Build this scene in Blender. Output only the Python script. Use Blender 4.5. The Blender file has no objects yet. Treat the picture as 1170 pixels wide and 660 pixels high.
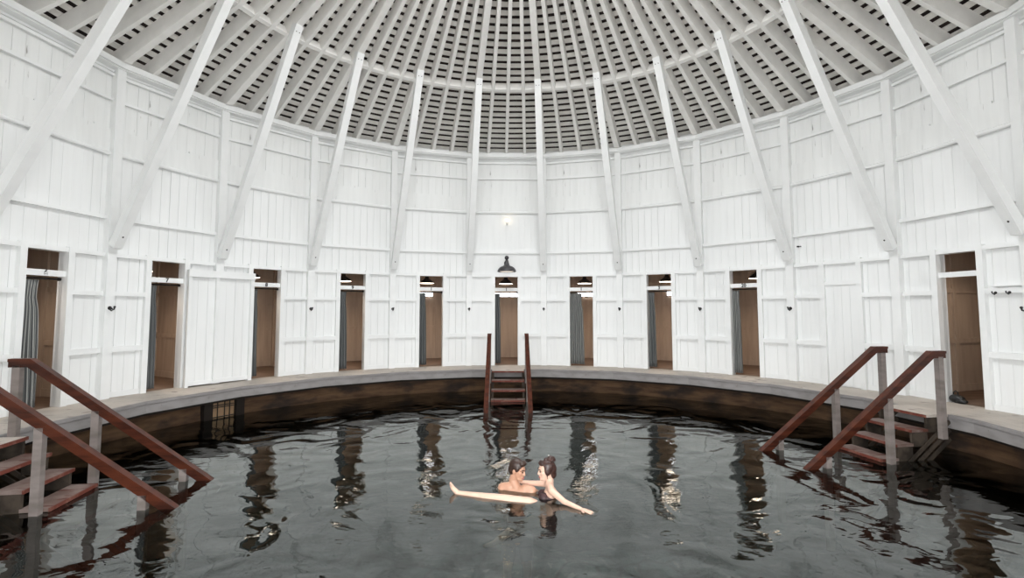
import bpy, bmesh, math, random
from mathutils import Vector, Matrix
random.seed(7)
PI = math.pi
C = bpy.context.scene.collection
S = bpy.context.scene

# ------------------------------------------------------------------ camera
cd = bpy.data.cameras.new('camera'); cam = bpy.data.objects.new('camera', cd); C.objects.link(cam)
yaw, pitch, roll = 3.03485610e-02, 7.04979568e-02, -2.4970678e-04
fw = Vector((math.sin(yaw)*math.cos(pitch), math.cos(yaw)*math.cos(pitch), math.sin(pitch)))
rt = Vector((math.cos(yaw), -math.sin(yaw), 0)); up = rt.cross(fw)
r2 = rt*math.cos(roll)+up*math.sin(roll); u2 = -rt*math.sin(roll)+up*math.cos(roll)
M = Matrix((( r2.x, u2.x, -fw.x), (r2.y, u2.y, -fw.y), (r2.z, u2.z, -fw.z))).to_4x4()
M.translation = Vector((-0.29450765, -7.46350765, 1.6))
cam.matrix_world = M
cd.sensor_fit = 'HORIZONTAL'; cd.sensor_width = 36
cd.lens = 586.2916*36/1170
cd.shift_y = -16.936/1170
cd.clip_start = 0.05
S.camera = cam

# ------------------------------------------------------------------ light and exposure
S.view_settings.view_transform = 'Standard'; S.view_settings.look = 'None'
S.view_settings.gamma = 1; S.view_settings.use_curve_mapping = False
S.view_settings.exposure = 0.0
w = bpy.data.worlds.new('overcast_sky'); S.world = w; w.use_nodes = True
bg = w.node_tree.nodes['Background']; bg.inputs[0].default_value = (0.965, 0.975, 0.985, 1)
bg.inputs[1].default_value = 14.5
OCR = 2.35                     # radius of the open eye of the roof
ld = bpy.data.lights.new('roof_opening', 'AREA'); ld.shape = 'DISK'; ld.size = 2*OCR
ld.cycles.is_portal = True
lo = bpy.data.objects.new('roof_opening', ld); C.objects.link(lo)
ed = bpy.data.lights.new('added_rear_opening', 'AREA'); ed.shape = 'RECTANGLE'; ed.size = 7.6; ed.size_y = 3.4; ed.cycles.is_portal = True
eo = bpy.data.objects.new('added_rear_opening', ed); C.objects.link(eo); eo.location = (0, -8.0, 1.65); eo.rotation_euler = (math.pi/2, 0, 0)  # portal for the added gap behind the camera that brings in extra daylight
S.cycles.diffuse_bounces = 7

# ------------------------------------------------------------------ mesh helpers
class MB:
    def __init__(s): s.v = []; s.f = []
    def add(s, vs, fs):
        n = len(s.v); s.v += [tuple(v) for v in vs]; s.f += [tuple(i+n for i in f) for f in fs]
    def box(s, x0, x1, y0, y1, z0, z1):
        s.add([(x0,y0,z0),(x1,y0,z0),(x1,y1,z0),(x0,y1,z0),(x0,y0,z1),(x1,y0,z1),(x1,y1,z1),(x0,y1,z1)],
              [(0,3,2,1),(4,5,6,7),(0,1,5,4),(1,2,6,5),(2,3,7,6),(3,0,4,7)]); return s
    def hexa(s, p):            # 8 points, bottom ring then top ring
        s.add(p, [(0,3,2,1),(4,5,6,7),(0,1,5,4),(1,2,6,5),(2,3,7,6),(3,0,4,7)]); return s
    def bar(s, a, b, wd, dp, side=(0,0,1)):   # beam from a to b; wd along `side`, dp across
        a = Vector(a); b = Vector(b); d = (b-a).normalized(); e = Vector(side); e = (e-d*e.dot(d)).normalized()
        n = d.cross(e)
        q = []
        for c in (a, b):
            q += [c-e*wd/2-n*dp/2, c+e*wd/2-n*dp/2, c+e*wd/2+n*dp/2, c-e*wd/2+n*dp/2]
        return s.hexa(q)
    def tube(s, pts, r, n=8, cap=True):
        pts = [Vector(p) for p in pts]; rs = r if isinstance(r, (list, tuple)) else [r]*len(pts)
        rings = []
        pe = None
        for i, p in enumerate(pts):
            d = (pts[min(i+1, len(pts)-1)]-pts[max(i-1, 0)]).normalized()
            if pe is None: pe = d.orthogonal().normalized()
            pe = (pe-d*pe.dot(d)).normalized(); g = d.cross(pe)
            rings.append([p+(pe*math.cos(2*PI*k/n)+g*math.sin(2*PI*k/n))*rs[i] for k in range(n)])
        vs = [v for R in rings for v in R]; fs = []
        for i in range(len(pts)-1):
            for k in range(n):
                k2 = (k+1) % n; fs.append((i*n+k, i*n+k2, (i+1)*n+k2, (i+1)*n+k))
        if cap: fs.append(tuple(range(n))[::-1]); fs.append(tuple((len(pts)-1)*n+k for k in range(n)))
        s.add(vs, fs); return s
    def lathe(s, prof, c=(0,0,0), n=24, close=False):     # prof: (r, z)
        vs = []; fs = []
        for r, z in prof:
            for k in range(n):
                a = 2*PI*k/n; vs.append((c[0]+r*math.cos(a), c[1]+r*math.sin(a), c[2]+z))
        m = len(prof)
        for i in range(m-1):
            for k in range(n):
                k2 = (k+1) % n; fs.append((i*n+k, i*n+k2, (i+1)*n+k2, (i+1)*n+k))
        s.add(vs, fs); return s
    def capsule(s, a, ra, b, rb, n=14):
        a = Vector(a); b = Vector(b); d = (b-a)
        L = d.length; d = d/L if L > 1e-6 else Vector((0,0,1))
        pts = []; rs = []
        for t in (-1, -.92, -.7, -.38, 0):
            pts.append(a+d*ra*t); rs.append(max(ra*math.sqrt(max(0, 1-t*t)), ra*.02))
        for t in (0, .38, .7, .92, 1):
            pts.append(b+d*rb*t); rs.append(max(rb*math.sqrt(max(0, 1-t*t)), rb*.02))
        # parallel frame
        e = d.orthogonal().normalized(); g = d.cross(e); vs = []; fs = []
        for p, r in zip(pts, rs):
            vs += [p+(e*math.cos(2*PI*k/n)+g*math.sin(2*PI*k/n))*r for k in range(n)]
        for i in range(len(pts)-1):
            for k in range(n):
                k2 = (k+1) % n; fs.append((i*n+k, i*n+k2, (i+1)*n+k2, (i+1)*n+k))
        fs.append(tuple(range(n))[::-1]); fs.append(tuple((len(pts)-1)*n+k for k in range(n)))
        s.add(vs, fs); return s
    def chain(s, pts, rs, n=14):
        for i in range(len(pts)-1): s.capsule(pts[i], rs[i], pts[i+1], rs[i+1], n)
        return s
    def ell(s, c, rad, R=None, n=20, m=12):
        vs = []; fs = []; c = Vector(c)
        for i in range(m+1):
            t = PI*(i+.001)/(m+.002)
            for k in range(n):
                a = 2*PI*k/n
                q = Vector((rad[0]*math.sin(t)*math.cos(a), rad[1]*math.sin(t)*math.sin(a), rad[2]*math.cos(t)))
                if R is not None: q = R @ q
                vs.append(c+q)
        for i in range(m):
            for k in range(n):
                k2 = (k+1) % n; fs.append((i*n+k, (i+1)*n+k, (i+1)*n+k2, i*n+k2))
        fs.append(tuple(range(n))); fs.append(tuple(m*n+k for k in range(n))[::-1])
        s.add(vs, fs); return s
    def build(s, name, m, parent=None, smooth=False):
        me = bpy.data.meshes.new(name); me.from_pydata(s.v, [], s.f); me.update()
        b = bmesh.new(); b.from_mesh(me); bmesh.ops.recalc_face_normals(b, faces=b.faces); b.to_mesh(me); b.free()
        if smooth:
            for p in me.polygons: p.use_smooth = True
        me.materials.append(m)
        o = bpy.data.objects.new(name, me); C.objects.link(o)
        if parent: o.parent = parent
        return o
def empty(name, loc=(0,0,0), rz=0, parent=None):
    o = bpy.data.objects.new(name, None); C.objects.link(o); o.location = loc; o.rotation_euler = (0,0,rz)
    o.empty_display_size = .1
    if parent: o.parent = parent
    return o
def tag(o, label=None, cat=None, group=None, kind=None):
    if label: o['label'] = label
    if cat: o['category'] = cat
    if group: o['group'] = group
    if kind: o['kind'] = kind
    return o
def copy_tree(o, parent=None):
    c = o.copy(); C.objects.link(c)
    if parent: c.parent = parent
    for ch in [x for x in o.children]: copy_tree(ch, c)
    return c

# ------------------------------------------------------------------ materials
def mat(name, col, rough=.55, **k):
    m = bpy.data.materials.new(name); m.use_nodes = True; nt = m.node_tree; b = nt.nodes['Principled BSDF']
    b.inputs['Base Color'].default_value = (*col, 1); b.inputs['Roughness'].default_value = rough
    if 'metal' in k: b.inputs['Metallic'].default_value = k['metal']
    if 'emit' in k:
        b.inputs['Emission Color'].default_value = (*k['emit'][0], 1); b.inputs['Emission Strength'].default_value = k['emit'][1]
    if 'sss' in k:
        b.inputs['Subsurface Weight'].default_value = k['sss']; b.inputs['Subsurface Radius'].default_value = (.02,.008,.004)
        b.inputs['Subsurface Scale'].default_value = .5
    return m
def noise_mat(name, c1, c2, scale=(1,1,1), detail=4, rough=.6, bump=.0, lo=.35, hi=.65, c3=None, sc3=(1,1,1), lo3=.6, hi3=.7, bd=.01):
    """two colours mixed by stretched object-space noise, an optional third for stains or streaks"""
    m = mat(name, c1, rough); nt = m.node_tree; N = nt.nodes; L = nt.links; b = N['Principled BSDF']
    tc = N.new('ShaderNodeTexCoord')
    def field(sc, l, h, seed, det=detail):
        mp = N.new('ShaderNodeMapping'); mp.inputs['Scale'].default_value = sc; mp.inputs['Location'].default_value = (seed, seed*.7, seed*.3)
        nz = N.new('ShaderNodeTexNoise'); nz.inputs['Scale'].default_value = 1; nz.inputs['Detail'].default_value = det
        mr = N.new('ShaderNodeMapRange'); mr.inputs[1].default_value = l; mr.inputs[2].default_value = h
        L.new(tc.outputs['Object'], mp.inputs[0]); L.new(mp.outputs[0], nz.inputs[0]); L.new(nz.outputs[0], mr.inputs[0])
        return mr.outputs[0], nz.outputs[0]
    f, raw = field(scale, lo, hi, 0)
    mx = N.new('ShaderNodeMix'); mx.data_type = 'RGBA'; mx.inputs[6].default_value = (*c1, 1); mx.inputs[7].default_value = (*c2, 1)
    L.new(f, mx.inputs[0]); out = mx.outputs[2]
    if c3:
        g, _ = field(sc3, lo3, hi3, 5.3)
        m2 = N.new('ShaderNodeMix'); m2.data_type = 'RGBA'; m2.inputs[7].default_value = (*c3, 1)
        L.new(out, m2.inputs[6]); L.new(g, m2.inputs[0]); out = m2.outputs[2]
    L.new(out, b.inputs['Base Color'])
    if bump:
        bp = N.new('ShaderNodeBump'); bp.inputs['Strength'].default_value = bump; bp.inputs['Distance'].default_value = bd
        L.new(raw, bp.inputs['Height']); L.new(bp.outputs[0], b.inputs['Normal'])
    return m
WHITE = noise_mat('white_painted_boards', (.81,.82,.815), (.775,.785,.78), (9,9,.8), rough=.5, bump=.05, lo=.45, hi=.75)
OLDW = noise_mat('weathered_white_boards', (.80,.81,.80), (.75,.76,.75), (9,9,.8), rough=.55, bump=.08, lo=.45, hi=.72,
                 c3=(.30,.29,.27), sc3=(28,28,2.6), lo3=.69, hi3=.75)
TRIM = noise_mat('white_painted_timber', (.81,.82,.815), (.77,.78,.775), (4,4,4), rough=.45, lo=.45, hi=.8)
CEIL = noise_mat('cream_white_roof_timber', (.86,.85,.825), (.80,.79,.76), (5,5,5), rough=.6, lo=.4, hi=.8)
BATT = noise_mat('cream_white_battens', (.80,.785,.75), (.68,.655,.62), (3,3,3), rough=.65, lo=.4, hi=.75)
SHING = noise_mat('dark_cedar_shingles', (.035,.022,.018), (.014,.009,.008), (8,8,8), rough=.9)
DECK = noise_mat('weathered_deck_boards', (.50,.45,.40), (.40,.36,.32), (1.5,1.5,1.5), rough=.65, lo=.35, hi=.7, c3=(.24,.21,.19), sc3=(5,5,5), lo3=.6, hi3=.75, bump=.1)
FASC = noise_mat('grey_painted_fascia', (.27,.255,.25), (.22,.205,.20), (3,3,8), rough=.6, lo=.4, hi=.7, c3=(.2,.18,.17), sc3=(14,14,14), lo3=.68, hi3=.72)
STONE = noise_mat('brown_stained_pool_wall', (.13,.075,.04), (.06,.034,.02), (1.6,1.6,9), rough=.85, bump=.6, bd=.03, lo=.35, hi=.65, c3=(.03,.022,.018), sc3=(1.3,1.3,2.5), lo3=.52, hi3=.68)
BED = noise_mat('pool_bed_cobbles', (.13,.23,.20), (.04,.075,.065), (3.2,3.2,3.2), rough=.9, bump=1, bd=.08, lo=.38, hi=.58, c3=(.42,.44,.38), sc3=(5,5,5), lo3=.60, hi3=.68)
_N = BED.node_tree.nodes; _L = BED.node_tree.links; _b = _N['Principled BSDF']; _src = _b.inputs['Base Color'].links[0].from_socket
_tc = _N.new('ShaderNodeTexCoord'); _vo = _N.new('ShaderNodeTexVoronoi'); _vo.feature = 'DISTANCE_TO_EDGE'; _vo.inputs['Scale'].default_value = 2.3
_L.new(_tc.outputs['Object'], _vo.inputs['Vector'])
_mr = _N.new('ShaderNodeMapRange'); _mr.inputs[1].default_value = 0; _mr.inputs[2].default_value = .09; _mr.inputs[3].default_value = .12; _mr.inputs[4].default_value = 1
_L.new(_vo.outputs['Distance'], _mr.inputs[0])
_mx = _N.new('ShaderNodeMix'); _mx.data_type = 'RGBA'; _mx.blend_type = 'MULTIPLY'; _mx.inputs[0].default_value = 1
_L.new(_src, _mx.inputs[6]); _L.new(_mr.outputs[0], _mx.inputs[7]); 
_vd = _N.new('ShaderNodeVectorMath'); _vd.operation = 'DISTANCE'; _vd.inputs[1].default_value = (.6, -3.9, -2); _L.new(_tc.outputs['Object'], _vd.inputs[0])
_m3 = _N.new('ShaderNodeMapRange'); _m3.inputs[1].default_value = 1.2; _m3.inputs[2].default_value = 4.6; _m3.inputs[3].default_value = 1.7; _m3.inputs[4].default_value = .22   # overhead light and depth falloff painted into the bed colour
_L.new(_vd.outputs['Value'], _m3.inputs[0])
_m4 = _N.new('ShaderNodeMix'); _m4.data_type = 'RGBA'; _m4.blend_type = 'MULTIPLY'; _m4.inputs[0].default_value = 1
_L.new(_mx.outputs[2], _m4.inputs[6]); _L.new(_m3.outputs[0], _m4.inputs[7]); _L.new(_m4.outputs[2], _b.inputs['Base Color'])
RAILM = noise_mat('varnished_red_brown_rail', (.080,.022,.011), (.035,.010,.006), (2,14,14), rough=.32, lo=.4, hi=.65)
TREAD = noise_mat('worn_red_brown_tread', (.24,.185,.165), (.15,.10,.085), (3,3,6), rough=.6, lo=.4, hi=.6, c3=(.10,.035,.025), sc3=(3.2,9,4), lo3=.58, hi3=.66)
NOSE = noise_mat('red_stained_tread_edge', (.13,.035,.024), (.22,.12,.09), (9,9,9), rough=.6, lo=.5, hi=.75)
SPOST = noise_mat('grey_beige_stair_post', (.25,.215,.20), (.17,.145,.13), (3,3,10), rough=.6, lo=.4, hi=.7)
STRG = noise_mat('rough_weathered_stringer', (.065,.05,.038), (.028,.022,.017), (5,5,5), rough=.8, lo=.4, hi=.6, bump=.3)
TAN = noise_mat('tan_cabin_boards', (.50,.40,.315), (.42,.33,.26), (8,8,1), rough=.6, lo=.4, hi=.7)
CABF = noise_mat('brown_cabin_floor', (.22,.155,.115), (.15,.10,.075), (1,9,1), rough=.6)
BLACK = mat('black_enamel', (.012,.012,.012), .35)
IRON = mat('dark_iron', (.03,.028,.027), .45, metal=.6)
SHADE = mat('charcoal_lamp_enamel', (.045,.042,.045), .4)
LIN = mat('glowing_lamp_bulb', (.9,.85,.78), .5, emit=((1,.86,.70), 9))
LWH = mat('white_lamp_lining', (.85,.8,.74), .5, emit=((1,.88,.75), .9))
BULB = mat('lit_warm_bulb', (1,.9,.7), .3, emit=((1,.78,.45), 5))
PORC = mat('white_porcelain', (.8,.78,.74), .3)
PANE = mat('bright_daylight_pane', (.8,.85,.95), .3, emit=((.93,.95,1), 9))
INK = mat('black_number_paint', (.02,.02,.02), .5)
RUST = mat('dark_timber', (.02,.015,.012), .8)
def cloth(name, a, b, sc):
    m = mat(name, a, .85); nt = m.node_tree; N = nt.nodes; L = nt.links
    tc = N.new('ShaderNodeTexCoord'); sx = N.new('ShaderNodeSeparateXYZ'); L.new(tc.outputs['UV'], sx.inputs[0])
    mu = N.new('ShaderNodeMath'); mu.operation = 'MULTIPLY'; mu.inputs[1].default_value = sc
    sn = N.new('ShaderNodeMath'); sn.operation = 'SINE'; L.new(sx.outputs[0], mu.inputs[0]); L.new(mu.outputs[0], sn.inputs[0])
    mr = N.new('ShaderNodeMapRange'); mr.inputs[1].default_value = .35; mr.inputs[2].default_value = .75
    L.new(sn.outputs[0], mr.inputs[0])
    mx = N.new('ShaderNodeMix'); mx.data_type = 'RGBA'; mx.inputs[6].default_value = (*a,1); mx.inputs[7].default_value = (*b,1)
    L.new(mr.outputs[0], mx.inputs[0]); L.new(mx.outputs[2], nt.nodes['Principled BSDF'].inputs['Base Color'])
    return m
GREYC = cloth('grey_curtain_cloth', (.10,.105,.105), (.15,.155,.155), 60)
STRC = cloth('striped_grey_curtain_cloth', (.085,.09,.09), (.36,.36,.34), 75)
for _m in (RAILM, TREAD, STRG, SPOST, STONE, NOSE, DECK, FASC, TAN, CABF, RUST): _m.node_tree.nodes['Principled BSDF'].inputs['Specular IOR Level'].default_value = .22
# water: Fresnel mirror over a tinted clear body
def water_mat():
    m = bpy.data.materials.new('dark_green_spring_water'); m.use_nodes = True; nt = m.node_tree; N = nt.nodes; L = nt.links
    N.remove(N['Principled BSDF']); out = N['Material Output']
    tc = N.new('ShaderNodeTexCoord')
    def nz(scale, det, dist=0, rot=0, stretch=(1,1,1)):
        mp = N.new('ShaderNodeMapping'); mp.inputs['Scale'].default_value = stretch; mp.inputs['Rotation'].default_value = (0,0,rot)
        n = N.new('ShaderNodeTexNoise'); n.inputs['Scale'].default_value = scale; n.inputs['Detail'].default_value = det
        n.inputs['Distortion'].default_value = dist
        L.new(tc.outputs['Object'], mp.inputs[0]); L.new(mp.outputs[0], n.inputs[0]); return n.outputs[0]
    b1 = N.new('ShaderNodeBump'); b1.inputs['Strength'].default_value = 1; b1.inputs['Distance'].default_value = .036
    L.new(nz(.95, 1.0, 1.4), b1.inputs['Height'])
    b2 = N.new('ShaderNodeBump'); b2.inputs['Strength'].default_value = 1; b2.inputs['Distance'].default_value = .0030
    L.new(nz(3.6, 1, 1.0, .3, (1,1.5,1)), b2.inputs['Height']); L.new(b1.outputs[0], b2.inputs['Normal'])
    # finer ripples fade away from the bathers
    b3 = N.new('ShaderNodeBump'); b3.inputs['Distance'].default_value = .0020
    L.new(nz(15, 2, .2, -.2, (1,1.5,1)), b3.inputs['Height']); L.new(b2.outputs[0], b3.inputs['Normal'])
    vd = N.new('ShaderNodeVectorMath'); vd.operation = 'DISTANCE'; vd.inputs[1].default_value = (.2,-.2,0)
    L.new(tc.outputs['Object'], vd.inputs[0])
    mr = N.new('ShaderNodeMapRange'); mr.inputs[1].default_value = .6; mr.inputs[2].default_value = 3.6; mr.inputs[3].default_value = 1; mr.inputs[4].default_value = .05
    L.new(vd.outputs['Value'], mr.inputs[0]); L.new(mr.outputs[0], b3.inputs['Strength'])
    fr = N.new('ShaderNodeFresnel'); fr.inputs['IOR'].default_value = 1.8; L.new(b3.outputs[0], fr.inputs['Normal'])
    gl = N.new('ShaderNodeBsdfGlossy'); gl.inputs['Roughness'].default_value = .0; gl.inputs['Color'].default_value = (.95,.99,.975,1)
    L.new(b3.outputs[0], gl.inputs['Normal'])
    tr = N.new('ShaderNodeBsdfTransparent'); tr.inputs['Color'].default_value = (.34,.41,.38,1)
    mx = N.new('ShaderNodeMixShader'); L.new(fr.outputs[0], mx.inputs[0]); L.new(tr.outputs[0], mx.inputs[1]); L.new(gl.outputs[0], mx.inputs[2])
    L.new(mx.outputs[0], out.inputs['Surface'])
    return m
WATER = water_mat()

# ------------------------------------------------------------------ layout
NB = 22; ST = 2*PI/NB
RW = 7.82; AW = RW*math.cos(ST/2); HW = RW*math.sin(ST/2)      # wall corner radius, apothem, half bay
RP = 7.68                                                     # post face
RD = 6.747                                                    # deck edge corner radius
ZW = -.66                                                     # water level
BK = 10.35                                                    # back of the cabins (apothem)
def ax(j): a = j*ST; return Vector((math.sin(a), math.cos(a), 0))
def pol(r, k, z=0): a = k*ST; return Vector((r*math.sin(a), r*math.cos(a), z))
def hz(z): return 1.6+(z-1.6)*1.008
SEEN = range(-6, 7)
JB = .335                                                     # half opening

# --- roof
def zr(r): return 6.25+(7.6-r)*.483                           # underside of the rafters
lo.location = (0, 0, zr(OCR)+.5)
DZ = .335
ceiling = empty('ceiling', (0,0,zr(OCR))); tag(ceiling, kind='structure')
ceiling_parts = []
def roofpart(mb, name, m):
    o = mb.build(name, m, ceiling); o.matrix_parent_inverse = Matrix.Translation(-ceiling.location); return o
sb = MB()
NR = 88; pitch_r = .183; r0 = 7.93
k = 0
while True:
    ra = r0-k*pitch_r; rb = ra-.095
    if rb < OCR: break
    cosh = 1/math.cos(PI/NR)
    for i in range(NR):
        a0 = (i-.5+.0)*2*PI/NR+PI/NR; a1 = a0+2*PI/NR
        q = []
        for dz in (DZ, DZ+.024):
            for r, a in ((ra, a0), (ra, a1), (rb, a1), (rb, a0)):
                q.append((r*cosh*math.sin(a), r*cosh*math.cos(a), zr(r)+dz))
        sb.hexa(q)
    k += 1
roofpart(sb, 'batten', BATT)
sh = MB(); sh.lathe([(8.3, zr(8.3)+DZ+.05), (OCR, zr(OCR)+DZ+.05), (OCR, zr(OCR)+DZ+.12), (8.3, zr(8.3)+DZ+.12), (8.3, zr(8.3)+DZ+.05)], n=88)
roofpart(sh, 'shingle_cover', SHING)
ring = MB(); ring.lathe([(OCR, zr(OCR)-.03), (OCR+.06, zr(OCR)-.03), (OCR+.06, zr(OCR)+DZ), (OCR, zr(OCR)+DZ+.2), (OCR-.03, zr(OCR)+DZ+.2), (OCR, zr(OCR)-.03)], n=88)
roofpart(ring, 'eye_ring', CEIL)
def rafter_mesh(wd):
    m = MB(); a = OCR+.03       # side outline with a level seat cut over the wall plate
    sec = [(a, zr(a)), (7.56, zr(7.56)), (7.60, 6.275), (7.97, 6.275), (7.97, zr(7.97)+DZ), (a, zr(a)+DZ)]
    vs = [(s*wd/2, r, z) for s in (-1, 1) for r, z in sec]; L = len(sec)
    m.add(vs, [(i, (i+1) % L, L+(i+1) % L, L+i) for i in range(L)]+[tuple(range(L)), tuple(range(L, 2*L))[::-1]])
    return m
tpl = {}
for i in range(NR):
    corner = (i % 4 == 2)
    kk = i/4.0
    if corner not in tpl:
        o = rafter_mesh(.145 if corner else .082).build('rafter', CEIL); tpl[corner] = o
    else:
        o = tpl[corner].copy(); C.objects.link(o)
    o.rotation_euler = (0,0,-kk*ST); o.parent = ceiling; o.matrix_parent_inverse = Matrix.Translation(-ceiling.location)
bm0 = None
for i in range(NR):
    kk = (i+.5)/4.0
    if bm0 is None:
        m = MB(); hw = 5.5*math.sin(PI/NR)-.045; r = 5.52; n = Vector((0,-.9,-.435)).normalized(); c = Vector((0, r, zr(r)+.115))
        m.bar(c-Vector((hw,0,0)), c+Vector((hw,0,0)), .20, .085, side=Vector((0, .435, .9)))
        bm0 = m.build('rafter_blocking', CEIL); o = bm0
    else:
        o = bm0.copy(); C.objects.link(o)
    o.rotation_euler = (0,0,-kk*ST); o.parent = ceiling; o.matrix_parent_inverse = Matrix.Translation(-ceiling.location)
ev = MB()
for i in range(NR):        # eave blocking between the rafter feet
    a0 = i*2*PI/NR; a1 = a0+2*PI/NR; q = []
    for z in (6.2, zr(7.98)+DZ+.04):
        q += [(7.94*math.sin(a0), 7.94*math.cos(a0), z), (7.94*math.sin(a1), 7.94*math.cos(a1), z), (8.02*math.sin(a1), 8.02*math.cos(a1), z), (8.02*math.sin(a0), 8.02*math.cos(a0), z)]
    ev.hexa(q)
roofpart(ev, 'eave_board', TRIM)

# --- pool, deck, floor
floor = empty('floor', (0,0,0)); tag(floor, kind='structure')
def ann(mb, ra, rb, z0, z1, gap=0.0, tan=None):
    for j in range(NB):
        q = []
        for z in (z0, z1):
            q += [pol(ra, j-.5, z), pol(ra, j+.5, z), pol(rb, j+.5, z), pol(rb, j-.5, z)]
        mb.hexa(q)
dk = MB(); r = RD+.012; bw = .148
while r < RW+.02:
    ann(dk, r, min(r+bw-.006, RW+.1), -.04, 0.0); r += bw
o = dk.build('deck_boards', DECK, floor)
un = MB(); ann(un, RD+.05, 11.2, -.26, -.042); un.build('deck_frame', RUST, floor)
f0 = None
for j in range(NB):
    if f0 is None:
        hw = RD*math.sin(ST/2)-.004; A = RD*math.cos(ST/2)
        m = MB(); m.box(-hw, hw, -.03, 0, -.205, -.052)
        m.box(-hw, hw, -.045, .02, -.046, .0)
        f0 = m.build('fascia', FASC, floor); o = f0
    else: o = f0.copy(); C.objects.link(o)
    o.location = ax(j)*(RD*math.cos(ST/2)+.0); o.rotation_euler = (0,0,-j*ST)
cf = MB()
for i in range(34):
    pass
ann(cf, RW+.08, BK+.1, -.04, .0); cf.build('cabin_floor', CABF, floor)
basin = MB(); basin.lathe([(7.25, -.24), (7.25, -.5), (7.22, -.72), (7.20, -2.3), (7.7, -2.3), (7.7, -.24), (7.25, -.24)], n=88)
tag(basin.build('pool_wall', STONE), kind='structure')
# cobbled bed: a gently uneven disc
bd = MB(); n = 70; vs = []; fs = []
import itertools
for iy in range(n+1):
    for ix in range(n+1):
        x = -7.3+14.6*ix/n; y = -7.3+14.6*iy/n
        vs.append((x, y, -1.95+.10*math.sin(x*2.1+1.3*math.sin(y*1.7))*math.cos(y*1.9+x)+.05*math.sin(5.3*x+2*y)*math.sin(4.1*y)))
for iy in range(n):
    for ix in range(n):
        a = iy*(n+1)+ix; fs.append((a, a+1, a+n+2, a+n+1))
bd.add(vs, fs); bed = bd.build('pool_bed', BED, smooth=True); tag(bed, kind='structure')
wm = MB(); vs = [(0,0,0)]; fs = []
for i in range(88): a = i*2*PI/88; vs.append((7.26*math.sin(a), 7.26*math.cos(a), 0))
for i in range(88): fs.append((0, 1+(i+1) % 88, 1+i))
wm.add(vs, fs); water = wm.build('pool_water', WATER); water.location = (0,0,ZW)
if water.data.polygons[0].normal.z < 0: water.data.flip_normals()
tag(water, 'dark green rippled spring water mirroring the white walls', 'water', kind='stuff')

# --- wall bays
def boards(mb, x0, x1, y0, y1, z0, z1, w0=.19):
    n = max(1, round((x1-x0)/w0)); x = x0
    for i in range(n):
        xe = x0+(x1-x0)*(i+1)/n
        g = random.choice((.002, .003, .004, .007)); d = random.uniform(0, .004)
        mb.box(x+g/2, xe-g/2, y0+d, y1, z0, z1); x = xe
    mb.box(x0, x1, y1-.004, y1+.012, z0, z1)
Z1 = (.835,.935); Z2 = (1.872,1.955); Z3 = (2.59,2.665); Z4 = (3.28,3.35); Z5 = (5.51,5.565); Z6 = (5.985,6.035)
BELT = (4.50, 5.0)
DOORS = {-5:'6', -4:'7', -3:'8', -2:'9', -1:'1', 0:'1', 1:'1', 2:'3', 3:'20', 5:''}
def text_mesh(txt, size, m, parent):
    cu = bpy.data.curves.new('number', 'FONT'); cu.body = txt; cu.size = size; cu.align_x = 'CENTER'; cu.align_y = 'CENTER'; cu.extrude = .003; cu.offset = .004
    to = bpy.data.objects.new('number', cu); C.objects.link(to)
    dg = bpy.context.evaluated_depsgraph_get(); me = bpy.data.meshes.new_from_object(to.evaluated_get(dg))
    bpy.data.objects.remove(to); me.materials.clear(); me.materials.append(m)
    o = bpy.data.objects.new('number', me); C.objects.link(o); o.parent = parent; o.rotation_euler = (PI/2, 0, 0); return o
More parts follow.
